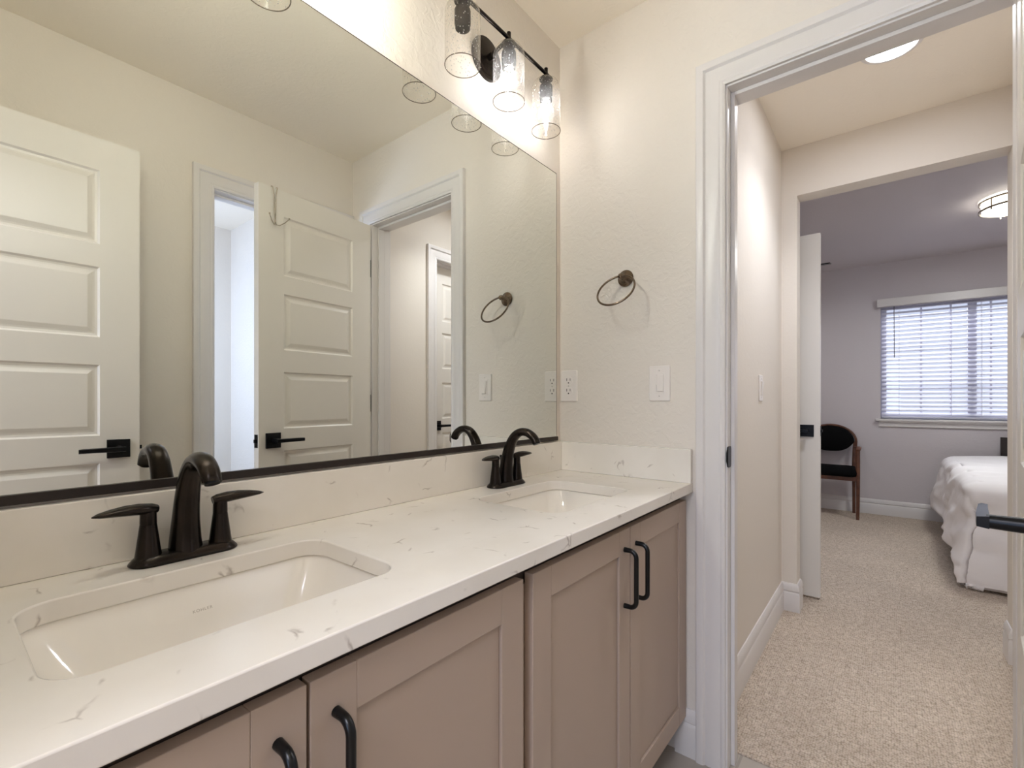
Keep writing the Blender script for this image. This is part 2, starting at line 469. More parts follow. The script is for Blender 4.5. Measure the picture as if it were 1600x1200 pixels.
# hall
wall_piece_y('wall_hall_left', 'wall_smooth', HY1, HY1+T, T, HX1, label='cream hall wall with one switch, left of the carpet')
wall_piece_y('wall_hall_right', 'wall_smooth', HY0-T, HY0, T, HX1+OT, [(0.645-J, 1.305+J, 0, DH+J)], label='cream hall wall with a closed panel door')
wall_piece_x('wall_hall_end', 'wall_smooth', HX1, HX1+OT, HY0, BY1, [(OY0, OY1, 0, OZ)], label='cream wall with the tall square opening to the bedroom')
wall_piece_x('wall_hall_end.001', 'bedwall', HX1, HX1+OT, BY0, HY0-T)
# bedroom
wall_piece_x('wall_bedroom_far', 'bedwall', BX1, BX1+T, BY0, BY1, [(WY0, WY1, WZ0, WZ1)], label='grey-white bedroom wall with the window')
wall_piece_y('wall_bedroom_left', 'bedwall', BY1, BY1+T, HX1, BX1+T)
wall_piece_y('wall_bedroom_right', 'bedwall', BY0-T, BY0, HX1, BX1+T)
struct(box('wall_partition', 'bedwall', HX1+OT, 1.60, 0.045, BY1, 0, CZ))
# floors and ceilings
struct(box('floor', 'tile', XR-T, 0.10, YB-T-1.7, T, -0.08, 0.0), 'greige tile bathroom floor')
struct(box('floor_rear', 'carpet', -3.75, XR-T, -2.95, 1.1, -0.08, 0.0))
struct(box('floor_carpet', 'carpet', 0.10, BX1+T, BY0-T, BY1+T, -0.08, 0.004), 'beige loop-pile carpet of the hall and bedroom')
struct(box('floor_entry', 'tile', 0.0, 0.10, BY0, YB-T-1.7, -0.08, 0.0))
struct(box('ceiling', 'ceil', XR-T, 0.0, -3.15, T, CZ, CZ+0.1), 'cream bathroom ceiling')
struct(box('ceiling_rear', 'ceil', -3.75, XR-T, -2.95, 1.1, CZ, CZ+0.1))
struct(box('ceiling_hall', 'ceil', 0.0, HX1+OT/2, HY0-T, T, CZ, CZ+0.1), 'cream hall ceiling')
struct(box('ceiling_bedroom', 'bedwall', HX1+OT/2, BX1+T, BY0-T, BY1+T, CZ, CZ+0.1), 'grey-lavender bedroom ceiling')

# ------------------------------------------------------------------ casings and jambs
CAS = [(0.005, 0.0), (0.005, 0.009), (0.012, 0.012), (0.019, 0.010), (0.023, 0.012), (0.052, 0.014), (0.060, 0.012), (0.066, 0.019), (0.078, 0.021), (0.086, 0.019), (0.088, 0.016), (0.088, 0.0)]
def casing(name, fn, u0, u1, top, label=None, prof=CAS, z0=0.0):
    mb = MB(); n = len(prof); paths = []
    for (u, v, du, dv) in ((u0, z0, -1, 0), (u0, top, -1, 1), (u1, top, 1, 1), (u1, z0, 1, 0)):
        paths.append([fn(u+du*w, v+dv*w, t) for w, t in prof])
    mb.loft(paths, True, True)
    return struct(mb.build(name, 'trim', smooth=25), label)
def jamb_x(name, y0, y1, top, x0, x1, stop=None, label=None):
    """lining of an opening in an x = const wall"""
    mb = MB().box(x0, x1, y0-J, y0, 0, top+J).box(x0, x1, y1, y1+J, 0, top+J).box(x0, x1, y0, y1, top, top+J)
    if stop:
        a, b = stop
        mb.box(a, b, y0, y0+0.011, 0, top).box(a, b, y1-0.011, y1, 0, top).box(a, b, y0+0.011, y1-0.011, top-0.011, top)
    return struct(mb.build(name, 'trim', bevel=0.0015), label)
def jamb_y(name, x0, x1, top, y0, y1, stop=None, label=None):
    mb = MB().box(x0-J, x0, y0, y1, 0, top+J).box(x1, x1+J, y0, y1, 0, top+J).box(x0, x1, y0, y1, top, top+J)
    if stop:
        a, b = stop
        mb.box(x0, x0+0.011, a, b, 0, top).box(x1-0.011, x1, a, b, 0, top).box(x0+0.011, x1-0.011, a, b, top-0.011, top)
    return struct(mb.build(name, 'trim', bevel=0.0015), label)
casing('trim_1', lambda u, v, t: (-t, u, v), DY0, DY1, DH, 'white moulded casing around the hall doorway')
casing('trim_2', lambda u, v, t: (T+t, u, v), DY0, DY1, DH)
jamb_x('trim_3', DY0, DY1, DH, 0.0, T, (0.037, 0.072), 'white door jamb of the hall doorway')
casing('trim_4', lambda u, v, t: (u, YB+t, v), CX0, CX1-0.0, DH, 'white moulded casing around the back doorway, in the mirror', prof=[(w if w < 0.06 or True else w, t) for w, t in CAS])
jamb_y('trim_5', CX0, CX1, DH, YB-T, YB, (YB-0.075, YB-0.04))
casing('trim_6', lambda u, v, t: (u, HY0+t, v), 0.645, 1.265, DH, 'white casing of the hall door seen in the mirror')
jamb_y('trim_7', 0.645, 1.305, DH, HY0-T, HY0, (HY0-0.068, HY0-0.034))
# strike plate on the doorway jamb
o = MB()
o.loft([[(x, y, z) for y, z in ((DY1-0.0006, 0.910), (DY1-0.0006, 0.970))] for x in (0.0,)] and [rrect(-0.004, 0.030, 0.908, 0.972, 0.008, 0)] * 1, True, False)
sp = MB(); a = [(p[0], DY1-0.0025, p[1]) for p in rrect(-0.003, 0.032, 0.908, 0.972, 0.010, 0)]
b = [(p[0], DY1+0.001, p[1]) for p in rrect(-0.003, 0.032, 0.908, 0.972, 0.010, 0)]
sp.loft([a, b]); sp.tube([(-0.003, DY1-0.001, 0.94-0.022), (-0.010, DY1-0.0005, 0.94-0.012), (-0.010, DY1-0.0005, 0.94+0.012), (-0.003, DY1-0.001, 0.94+0.022)], 0.0022, 8)
tag(sp.build('strike_plate', 'black', smooth=40), 'small black strike plate on the white doorway jamb beside the counter', 'strike plate')

# ------------------------------------------------------------------ baseboards
BB = [(0.0, 0.0), (0.014, 0.0), (0.014, 0.092), (0.011, 0.100), (0.008, 0.103), (0.013, 0.108), (0.012, 0.126), (0.008, 0.138), (0.004, 0.144), (0.0, 0.145)]
def baseboard(name, path, side=1, z=0.0, label=None):
    """path in plan; board grows to the left (side=1) of the walking direction"""
    mb = MB(); P = [Vector((p[0], p[1])) for p in path]; loops = []
    for i, p in enumerate(P):
        ns = []
        if i > 0: d = (P[i]-P[i-1]).normalized(); ns.append(Vector((-d.y, d.x))*side)
        if i < len(P)-1: d = (P[i+1]-P[i]).normalized(); ns.append(Vector((-d.y, d.x))*side)
        n = ns[0] if len(ns) == 1 else (ns[0]+ns[1])/(1+ns[0].dot(ns[1]))
        loops.append([(p.x+n.x*t, p.y+n.y*t, z+h) for t, h in BB])
    mb.loft(loops)
    return struct(mb.build(name, 'trim', smooth=25), label)
baseboard('baseboard_end', [(0.0, -0.44), (0.0, DY1+0.088)], side=-1, label='white baseboard between vanity and door casing')
baseboard('baseboard_hall_left', [(T, HY1), (HX1, HY1), (HX1, OY1), (HX1+OT, OY1)], side=-1, z=0.004, label='white stepped baseboard along the left hall wall')
baseboard('baseboard_hall_right', [(T, HY0), (0.55, HY0)], side=1, z=0.004)
baseboard('baseboard_hall_end', [(HX1+OT, OY0), (HX1, OY0), (HX1, HY0)], side=-1, z=0.004, label='white baseboard wrapping the right corner of the opening')
baseboard('baseboard_bedroom_far', [(BX1, BY1), (BX1, BY0)], side=-1, z=0.004, label='white baseboard under the bedroom window')
baseboard('baseboard_back', [(XR, YB), (CX0-0.09, YB)], side=1)

# ------------------------------------------------------------------ doors
PANELS = [(0.215, 0.545), (0.640, 0.888), (0.985, 1.235), (1.332, 1.580), (1.660, 1.922)]
def handle_set(root, x, z, ydir, toward, y0, first):
    """square rosette and flat lever; ydir is the outward direction, toward = lever direction in x"""
    h = MB(); y1 = y0+ydir*0.009
    h.box(x-0.033, x+0.033, y0, y1, z-0.033, z+0.033)
    rs = h.build('door_handle', 'black', root, bevel=0.0015)
    rs['label'] = 'matte black lever handle'
    l = MB()
    l.cyl((x, y1-ydir*0.001, z), (x, y0+ydir*0.050, z), 0.011, 0.010, 20)
    st_ = [(-0.012, 0.047, 0.060, 0.009), (0.02, 0.047, 0.061, 0.009), (0.07, 0.048, 0.060, 0.0085), (0.112, 0.048, 0.059, 0.008), (0.124, 0.055, 0.059, 0.0075)]
    l.loft([[(x+toward*d_*0.93, y0+ydir*a_, z-h_), (x+toward*d_*0.93, y0+ydir*b_, z-h_+0.002), (x+toward*d_*0.93, y0+ydir*b_, z+h_-0.002), (x+toward*d_*0.93, y0+ydir*a_, z+h_)] for d_, a_, b_, h_ in st_])
    l.build('lever', 'black', rs, smooth=35)
def make_door(name, w, loc, rz, side, label, z0=0.012, h=2.022, hz=0.936, hinges=True, t=0.035, faces=(1, 1)):
    root = empty(name, loc, rz); struct(root, label)
    mb = MB(); ym = side*t
    sx0, sx1 = 0.113, w-0.113
    for yf, outd, on in ((0.0, -side, faces[0]), (ym, side, faces[1])):
        def q(xa, xb, za, zb): mb.add([(xa, yf, za), (xb, yf, za), (xb, yf, zb), (xa, yf, zb)], [(0, 1, 2, 3)])
        if not on:
            q(0, w, z0, z0+h); continue
        q(0, sx0, z0, z0+h); q(sx1, w, z0, z0+h)
        zs = [z0] + [v for p in PANELS for v in p] + [z0+h]
        for i in range(0, len(zs), 2): q(sx0, sx1, zs[i], zs[i+1])
        for za, zb in PANELS:
            rings = []
            for ins, dep in ((0, 0), (0.006, 0.0065), (0.013, 0.0075), (0.019, 0.0065), (0.032, 0.0018), (0.034, 0.0015)):
                y = yf - outd*dep
                rings.append([(sx0+ins, y, za+ins), (sx1-ins, y, za+ins), (sx1-ins, y, zb-ins), (sx0+ins, y, zb-ins)])
            mb.loft(rings, False, True)
    e = [(0, 0), (w, 0), (w, ym), (0, ym)]
    for i in range(4):
        a, b = e[i], e[(i+1) % 4]
        if i in (0, 2): # bottom and top strips
            z = z0 if i == 0 else z0+h
            mb.add([(0, 0, z), (w, 0, z), (w, ym, z), (0, ym, z)], [(0, 1, 2, 3)])
        else:
            mb.add([(a[0], a[1], z0), (b[0], b[1], z0), (b[0], b[1], z0+h), (a[0], a[1], z0+h)], [(0, 1, 2, 3)])
    leaf = mb.build('door_leaf', 'door', root, merge=True)
    handle_set(root, w-0.062, hz, -side, -1, 0.0, True)
    handle_set(root, w-0.062, hz, side, -1, ym, False)
    lp = MB().box(w-0.0005, w+0.002, side*0.006, side*(t-0.006), hz-0.028, hz+0.028)
    lp.box(w, w+0.010, side*0.013, side*0.022, hz-0.007, hz+0.007)
    lp.build('latch_plate', 'black', root)
    if hinges:
        for z in (0.25, 1.095, 1.81):
            hg = MB().cyl((-0.007, side*(t+0.005), z-0.045), (-0.007, side*(t+0.005), z+0.045), 0.006, n=12)
            hg.box(-0.0018, 0.0005, side*0.005, side*(t+0.002), z-0.045, z+0.045)
            hg.box(-0.010, -0.0018, side*0.007, side*(t+0.002), z-0.045, z+0.045)
            hg.build('hinge', 'black', root, smooth=40)
    return root
ang = math.atan2(0.066, -0.61)
make_door('door_1', 0.596, (-0.022, -1.186, 0), ang, 1, 'white five-panel bathroom door standing open against the back wall, hook over its top')
make_door('door_2', 0.655, (-1.652, -1.220, 0), 0.003, -1, 'white five-panel door at the far left of the mirror, black lever')
make_door('door_3', 0.656, (1.303, HY0-0.070, 0), PI, 1, 'closed white five-panel hall door seen deep in the mirror', hinges=False)
make_door('door_4', 0.710, (1.602, 0.040, 0.004), -PI/2, 1, 'white door standing open in the bedroom, seen beside the hall wall')

# over-door hook on the bathroom door
hk = empty('over_door_hook', (0, 0, 0)); tag(hk, 'thin wire double hook hung over the top of the open bathroom door', 'hook')
hx, hy = -0.545, -1.127
w_ = MB()
w_.tube([(hx-0.012, hy-0.038, 1.99), (hx-0.012, hy-0.040, 2.036), (hx-0.012, hy-0.035, 2.0385), (hx-0.011, hy-0.002, 2.0385), (hx-0.010, hy+0.003, 2.034), (hx-0.004, hy+0.003, 2.00), (hx-0.003, hy+0.003, 1.93), (hx, hy+0.004, 1.885)], 0.0018, 8)
w_.tube([(hx+0.012, hy-0.038, 1.99), (hx+0.012, hy-0.040, 2.036), (hx+0.012, hy-0.035, 2.0385), (hx+0.011, hy-0.002, 2.0385), (hx+0.010, hy+0.003, 2.034), (hx+0.004, hy+0.003, 2.00), (hx+0.003, hy+0.003, 1.93), (hx, hy+0.004, 1.885)], 0.0018, 8)
w_.build('hanger_wire', 'chrome', hk, smooth=40)
for sgn in (-1, 1):
    h_ = MB().tube([(hx, hy+0.004, 1.887), (hx+sgn*0.004, hy+0.006, 1.872), (hx+sgn*0.012, hy+0.018, 1.868), (hx+sgn*0.028, hy+0.032, 1.880), (hx+sgn*0.042, hy+0.045, 1.898)], 0.0018, 8)
    h_.lathe([(0.0, -0.004), (0.0035, -0.002), (0.0035, 0.002), (0.0, 0.004)], (hx+sgn*0.042, hy+0.045, 1.899), n=12)
    h_.build('hook', 'chrome', hk, smooth=40)

# ------------------------------------------------------------------ vanity cabinet
YF = -0.475                     # face of cabinet doors
CT, CB = 0.852, 0.823           # countertop top and underside
vc = empty('vanity_cabinet', (-0.82, -0.24, 0)); tag(vc, 'long taupe shaker vanity cabinet under the white quartz counter', 'cabinet')
def P(o): # keep world-space geometry under a moved parent
    o.matrix_parent_inverse = o.parent.matrix_basis.inverted() if not o.parent.parent else Matrix.Identity(4)
    return o
XV0, XV1 = -1.648, -0.004
c = MB()
c.box(XV0, XV0+0.016, -0.437, -0.004, 0.10, CB-0.001).box(-0.028, XV1-0.004, -0.437, -0.004, 0.10, CB-0.001)
c.box(XV0, XV1-0.004, -0.437, -0.004, 0.10, 0.116).box(XV0+0.016, -0.028, -0.012, -0.004, 0.116, CB-0.001)
c.box(-0.845, -0.829, -0.437, -0.012, 0.116, CB-0.2)
P(c.build('carcass', 'cabinet', vc))
fr = MB()
fr.box(XV0, XV1, -0.455, -0.437, 0.10, 0.140)
fr.box(XV0, XV0+0.035, -0.455, -0.437, 0.140, CB-0.045).box(-0.045, XV1, -0.455, -0.437, 0.140, CB-0.045)
fr.box(-0.862, -0.810, -0.455, -0.437, 0.140, CB-0.045)
P(fr.build('face_frame', 'cabinet', vc))
P(MB().box(XV0, XV1, -0.452, -0.437, CB-0.045, CB-0.0135).box(XV0, XV1, -0.437, -0.432, CB-0.0135, CB-0.001).build('top_rail', 'rail', vc))['label'] = 'rail under the counter, coloured dark for the shade of the gap'
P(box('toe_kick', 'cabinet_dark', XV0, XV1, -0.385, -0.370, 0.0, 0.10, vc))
def cab_door(x0, x1, hside):
    z0, z1 = 0.125, 0.799; fw = 0.058; yb = -0.4555
    mb = MB()
    mb.box(x0, x0+fw, YF, yb, z0, z1).box(x1-fw, x1, YF, yb, z0, z1)
    mb.box(x0+fw, x1-fw, YF, yb, z1-fw, z1).box(x0+fw, x1-fw, YF, yb, z0, z0+fw)
    root = P(mb.build('cabinet_door', 'cabinet', vc, bevel=0.0012))
    pn = box('door_panel', 'cabinet', x0+fw+0.0016, x1-fw-0.0016, YF+0.0055, yb-0.004, z0+fw+0.0016, z1-fw-0.0016, root)
    box('panel_shade_backing', 'groove', x0+fw-0.001, x1-fw+0.001, yb-0.004, yb-0.001, z0+fw-0.001, z1-fw+0.001, root)  # near-black sheet, shade of the panel gap set in colour
    hx_ = x1-0.031 if hside > 0 else x0+0.031
    hz0, hz1 = 0.618, 0.752; yo = YF-0.030; pts = [(hx_, YF+0.0005, hz1)]
    for i in range(7):
        a = PI/2*i/6; pts.append((hx_, YF-0.014-0.016*math.sin(a), hz1-0.016*(1-math.cos(a))))
    for i in range(7):
        a = PI/2*i/6; pts.append((hx_, YF-0.014-0.016*math.cos(a), hz0+0.016*(1-math.sin(a))))
    pts.append((hx_, YF+0.0005, hz0))
    hd = MB().tube(pts, [0.0062]+[0.0058]*14+[0.0062], 14, up=(1, 0, 0))
    hh = hd.build('handle', 'pull', root, smooth=40); hh['label'] = 'black bar pull'
    return root
cab_door(-1.622, -1.2385, 1); cab_door(-1.2345, -0.849, -1)
cab_door(-0.821, -0.419, 1); cab_door(-0.415, -0.014, -1)

# ------------------------------------------------------------------ countertop with two sink cut-outs
YC = -0.493
XC0, XC1 = -1.652, 0.0
cuts = [(-1.433, -1.040, -0.386, -0.128), (-0.605, -0.222, -0.388, -0.122)]
def slab():
    bm = bmesh.new()
    def ring(pts, z): return [bm.verts.new((p[0], p[1], z)) for p in pts]
    n = 8
    for z, flip in ((CT, False), (CB, True)):
        outer = [(XC0, YC), (XC1, YC), (XC1, 0), (XC0, 0)]
        vs = [bm.verts.new((x, y, z)) for x, y in outer]
        es = [bm.edges.new((vs[i], vs[(i+1) % 4])) for i in range(4)]
        for (a, b, c_, d) in cuts:
            r = [bm.verts.new((p[0], p[1], z)) for p in rrect(a, b, c_, d, 0.042, 0, n)]
            es += [bm.edges.new((r[i], r[(i+1) % len(r)])) for i in range(len(r))]
        bmesh.ops.triangle_fill(bm, use_beauty=True, use_dissolve=False, edges=es)
    me = bpy.data.meshes.new('slab')
    for a_, b_ in ((((XC0, YC)), (XC1, YC)), ((XC1, YC), (XC1, 0)), ((XC1, 0), (XC0, 0)), ((XC0, 0), (XC0, YC))):
        q = [bm.verts.new((*a_, CB)), bm.verts.new((*b_, CB)), bm.verts.new((*b_, CT)), bm.verts.new((*a_, CT))]
        bm.faces.new(q)
    for (a, b, c_, d) in cuts:
        r = rrect(a, b, c_, d, 0.042, 0, n)
        for i in range(len(r)):
            p, q = r[i], r[(i+1) % len(r)]
            bm.faces.new([bm.verts.new((p[0], p[1], CB)), bm.verts.new((q[0], q[1], CB)), bm.verts.new((q[0], q[1], CT)), bm.verts.new((p[0], p[1], CT))])
    bmesh.ops.remove_doubles(bm, verts=bm.verts, dist=1e-5)
    bmesh.ops.recalc_face_normals(bm, faces=bm.faces)
    bm.to_mesh(me); bm.free(); me.materials.append(M['quartz'])
    for p in me.polygons: p.use_smooth = True
    me.set_sharp_from_angle(angle=math.radians(35))
    o = bpy.data.objects.new('countertop', me); COL.objects.link(o)
    md = o.modifiers.new('bevel', 'BEVEL'); md.width = 0.0022; md.segments = 2; md.limit_method = 'ANGLE'; md.angle_limit = math.radians(50)
    return o
tag(slab(), 'white veined quartz countertop with two sink cut-outs', 'countertop')
tag(box('backsplash', 'quartz', XC0, XC1, -0.020, -0.0005, CT+0.0003, 0.957, bevel=0.0015), 'long white quartz backsplash strip below the mirror', 'backsplash')
tag(box('side_splash', 'quartz', -0.020, -0.0005, YC+0.001, -0.0205, CT+0.0003, 0.957, bevel=0.0015), 'short white quartz splash piece on the end wall', 'backsplash')

# ------------------------------------------------------------------ sinks
def text_mesh(body, size, name, m, parent, mw):
    cu = bpy.data.curves.new(name, 'FONT'); cu.body = body; cu.size = size; cu.extrude = 0.0002; cu.align_x = 'CENTER'; cu.align_y = 'CENTER'
    cu.space_character = 1.25
    cu.materials.append(M[m])
    tmp = bpy.data.objects.new(name, cu); COL.objects.link(tmp)
    dg = bpy.context.evaluated_depsgraph_get(); me = bpy.data.meshes.new_from_object(tmp.evaluated_get(dg))
    bpy.data.objects.remove(tmp)
    o = bpy.data.objects.new(name, me); COL.objects.link(o); o.parent = parent; o.matrix_local = mw
    return o
def make_sink(cut, label):
    a, b, c_, d = cut; cx, cy = (a+b)/2, (c_+d)/2
    w, l = (b-a), (d-c_)
    root = empty('sink', (cx, cy, CB-0.001)); tag(root, label, 'sink', 'undermount sinks')
    e = 0.004
    def rr(sx, sy, r, z): return rrect(-w/2-e+sx, w/2+e-sx, -l/2-e+sy, l/2+e-sy, r, z, 8)
    loops = [rr(-0.014, -0.014, 0.055, -0.012), rr(-0.014, -0.014, 0.055, 0.0), rr(0, 0, 0.044, 0.0), rr(0.003, 0.004, 0.044, -0.006),
             rr(0.022, 0.020, 0.046, -0.045), rr(0.048, 0.045, 0.046, -0.090), rr(0.070, 0.066, 0.040, -0.112), rr(0.095, 0.085, 0.030, -0.121), rr(0.15, 0.105, 0.018, -0.125)]
    outer = [rr(0.145, 0.10, 0.02, -0.135), rr(0.05, 0.045, 0.05, -0.110), rr(0.005, 0.005, 0.05, -0.045), rr(-0.014, -0.014, 0.055, -0.012)]
    mb = MB().loft(loops + outer[:0], False, True)
    mb.loft(outer, True, False)
    mb.build('basin', 'porcelain', root, smooth=45, merge=True)
    dr = MB().lathe([(0.0, -0.121), (0.018, -0.1205), (0.021, -0.1225), (0.022, -0.1245)], n=28).build('drain', 'bronze', root, smooth=40)
    ov = MB().lathe([(0.0, 0), (0.0022, 0.0), (0.0024, -0.001)], (0, 0, 0), n=14)
    o = ov.build('overflow_hole', 'slot', root)
    o.location = (w/2-0.034, -0.01, -0.052); o.rotation_euler = (0, -math.radians(62), 0)
    # maker's name pressed into the rear slope
    ty, tz = l/2-0.022, -0.033
    rot = Matrix.Rotation(math.radians(64), 4, 'X')
    text_mesh('KOHLER', 0.0060, 'lettering', 'mark', root, Matrix.Translation((0.004, ty, tz)) @ rot)
    return root
make_sink(cuts[0], 'white rectangular undermount sink nearest the viewer, left of the two')
make_sink(cuts[1], 'white rectangular undermount sink at the far end, nearer the hall doorway')

# ------------------------------------------------------------------ faucets
def make_faucet(x, label):
    root = empty('faucet', (x, -0.062, CT)); tag(root, label, 'faucet', 'bronze bathroom faucets')
    # base plate: stadium with flared skirt
    def stad(hx, hy, z, n=12):
        pts = []
        for i in range(n+1):
            t = -PI/2+PI*i/n; pts.append((hx-hy+hy*math.cos(t), hy*math.sin(t), z))
        for i in range(n+1):
            t = PI/2+PI*i/n; pts.append((-hx+hy+hy*math.cos(t), hy*math.sin(t), z))
        return pts
    MB().loft([stad(0.076, 0.0265, 0.0004), stad(0.077, 0.0275, 0.002), stad(0.076, 0.0268, 0.0045), stad(0.071, 0.022, 0.010), stad(0.067, 0.0185, 0.0135), stad(0.064, 0.016, 0.0145)]).build('base_plate', 'bronze', root, smooth=50)
    # spout: swan neck
    ctrl = [((0, 0.002, 0.008), (0.0245, 0.0245)), ((0, 0.003, 0.030), (0.0222, 0.0225)), ((0, 0.000, 0.065), (0.0195, 0.0195)), ((0, -0.007, 0.100), (0.017, 0.0178)),
            ((0, -0.020, 0.132), (0.015, 0.0168)), ((0, -0.036, 0.153), (0.0133, 0.016)), ((0, -0.056, 0.1635), (0.012, 0.0155)), ((0, -0.078, 0.1625), (0.0118, 0.015)),
            ((0, -0.097, 0.153), (0.0118, 0.0145)), ((0, -0.108, 0.141), (0.0118, 0.0142)), ((0, -0.112, 0.133), (0.0116, 0.014))]
    def cr(i, t, k):
        p = [ctrl[max(0, min(len(ctrl)-1, i+q))][k] for q in (-1, 0, 1, 2)]
        return tuple(0.5*((2*b)+(-a+c)*t+(2*a-5*b+4*c-d)*t*t+(-a+3*b-3*c+d)*t**3) for a, b, c, d in zip(*p))
    pts, rad = [], []
    for i in range(len(ctrl)-1):
        for s in range(4): pts.append(cr(i, s/4, 0)); rad.append(cr(i, s/4, 1))
    pts.append(ctrl[-1][0]); rad.append(ctrl[-1][1])
    sp = MB().tube(pts, rad, 24, up=(0, -1, 0))
    sp = sp.build('spout', 'bronze', root, smooth=60)
    MB().cyl((0, -0.1122, 0.1335), (0, -0.1135, 0.1305), 0.0105, 0.0105, 20).build('aerator', 'black', sp, smooth=40)
    MB().cyl((0, 0.0225, 0.012), (0, 0.0225, 0.084), 0.0022).lathe([(0.0, 0.091), (0.0040, 0.089), (0.0045, 0.086), (0.003, 0.083)], (0, 0.0225, 0), n=14).build('lift_rod', 'bronze', root, smooth=50)
    for s in (-1, 1):
        b = MB().lathe([(0.0185, 0.0), (0.0178, 0.012), (0.0165, 0.020), (0.0125, 0.052), (0.0112, 0.062)], (s*0.051, 0, 0), n=28).build('handle_base', 'bronze', root, smooth=50)
        l = MB()
        l.lathe([(0.0110, 0.0625), (0.0112, 0.064), (0.0108, 0.082), (0.0106, 0.0905)], (s*0.051, 0, 0), n=24)
        P0 = Vector((s*0.051, 0, 0.0)); dv = Vector((s*0.94, -0.16 if s < 0 else -0.06, 0)).normalized()
        sec = [(-0.0118, 0.0845, 0.008, 0.0065), (-0.004, 0.0860, 0.0112, 0.0085), (0.012, 0.0880, 0.0145, 0.0088), (0.03, 0.0890, 0.0155, 0.0078), (0.048, 0.0888, 0.0135, 0.0058), (0.062, 0.0880, 0.009, 0.0036), (0.0705, 0.0872, 0.002, 0.0010)]
        l.tube([tuple(P0+dv*d_+Vector((0, 0, z))) for d_, z, _, _ in sec], [(tz_, wd) for _, _, wd, tz_ in sec], 18, up=(0, 0, 1))
        l.build('lever', 'bronze', b, smooth=60)
    return root
make_faucet(-1.228, 'dark bronze two-handle faucet behind the near sink')
make_faucet(-0.392, 'dark bronze two-handle faucet behind the far sink')

# ------------------------------------------------------------------ mirror
mr = empty('mirror', (-0.83, 0, 0.97)); tag(mr, 'wide frameless wall mirror above the backsplash', 'mirror')
MX0, MX1, MZ0, MZ1 = -1.640, -0.032, 0.964, 1.949
P(box('mirror_glass', 'mirror', MX0, MX1, -0.0060, -0.0015, MZ0, MZ1, mr))
eg = MB().box(MX0, MX1, -0.0062, -0.0008, MZ1, MZ1+0.0022).box(MX1, MX1+0.0014, -0.0062, -0.0008, MZ0, MZ1+0.0022)
P(eg.build('mirror_edge', 'mirror_edge', mr))
P(box('bottom_channel', 'channel', MX0, MX1+0.004, -0.0115, -0.0008, 0.9615, 0.976, mr, bevel=0.0008))

# ------------------------------------------------------------------ vanity lights
SPX = 0.193
def make_vanity_light(x, label, empty_at=()):
    root = empty('vanity_light', (x, 0, 2.171)); tag(root, label, 'wall light', 'three-shade vanity lights')
    MB().lathe([(0.0625, 0.0005), (0.0635, 0.006), (0.061, 0.012), (0.052, 0.013), (0.050, 0.018), (0.034, 0.021), (0.0, 0.022)], (0, 0, -0.015), axis='-Y', n=40).build('backplate', 'bronze', root, smooth=35)
    MB().cyl((0, -0.018, -0.014), (0, -0.093, 0.007), 0.0060).lathe([(0.0, 0.0), (0.009, 0.001), (0.0095, 0.010), (0.0065, 0.013)], (0, -0.021, -0.014), axis='-Y', n=20).build('arm', 'bronze', root, smooth=40)
    MB().cyl((-SPX-0.010, -0.093, 0.007), (SPX+0.010, -0.093, 0.007), 0.0055).build('crossbar', 'bronze', root, smooth=40)
    for k in (-1, 0, 1):
        cx, cy = k*SPX, -0.093
        st = MB().cyl((cx, cy, -0.014), (cx, cy, 0.024), 0.0062)
        st.lathe([(0.006, -0.004), (0.014, -0.006), (0.021, -0.009), (0.0225, -0.012), (0.0, -0.012)], (cx, cy, 0), n=28)
        st.build('stem', 'bronze', root, smooth=40)
        so = MB().lathe([(0.0, -0.0125), (0.011, -0.0125), (0.0115, -0.030), (0.0205, -0.034), (0.0215, -0.038), (0.0215, -0.072), (0.0195, -0.076), (0.0195, -0.083), (0.0160, -0.083), (0.0160, -0.060), (0.0, -0.060)], (cx, cy, 0), n=28).build('socket', 'bronze', root, smooth=40)
        R_ = 0.0468
        gl = MB().lathe([(0.012, -0.0128), (0.022, -0.0136), (0.030, -0.0165), (0.037, -0.0220), (0.0425, -0.0300), (0.0458, -0.039), (R_, -0.050), (R_, -0.181)], (cx, cy, 0), n=48, capped=False)
        g = gl.build('shade', 'shade', root, smooth=60); g['label'] = 'clear seeded glass shade'
        rm = MB().tube([(cx+R_*math.cos(2*PI*j/48), cy+R_*math.sin(2*PI*j/48), -0.1812) for j in range(48)], 0.0012, 8, closed=True, up=(0, 0, 1))
        rm.build('shade_rim', 'rim', g, smooth=60)
        if k in empty_at: continue
        bl = MB().lathe([(0.0125, -0.062), (0.0130, -0.080), (0.0150, -0.090), (0.0215, -0.106), (0.0265, -0.121), (0.0275, -0.133), (0.0250, -0.148), (0.0185, -0.159), (0.009, -0.1645), (0.0, -0.166)], (cx, cy, 0), n=32)
        bu = bl.build('bulb', 'envelope', root, smooth=60)
        cap = MB().lathe([(0.0, -0.061), (0.0118, -0.062), (0.0122, -0.075), (0.0118, -0.084), (0.0, -0.087)], (cx, cy, 0), n=20).build('bulb_cap', 'chrome', bu, smooth=40)
        fl = MB()
        for q in range(4):
            a = q*PI/2+0.6
            top = (cx+0.010*math.cos(a), cy+0.010*math.sin(a), -0.092)
            bot = (cx+0.0025*math.cos(a+PI), cy+0.0025*math.sin(a+PI), -0.142)
            fl.tube([top, bot], 0.0011, 6)
        fl.build('filament', 'filament_near' if x < -0.8 else 'filament', bu)
    return root
make_vanity_light(-0.419, 'bronze three-shade vanity light above the far sink, its nearest socket without a bulb', empty_at=(-1,))
make_vanity_light(-1.228, 'bronze three-shade vanity light above the near sink, seen only in the mirror')

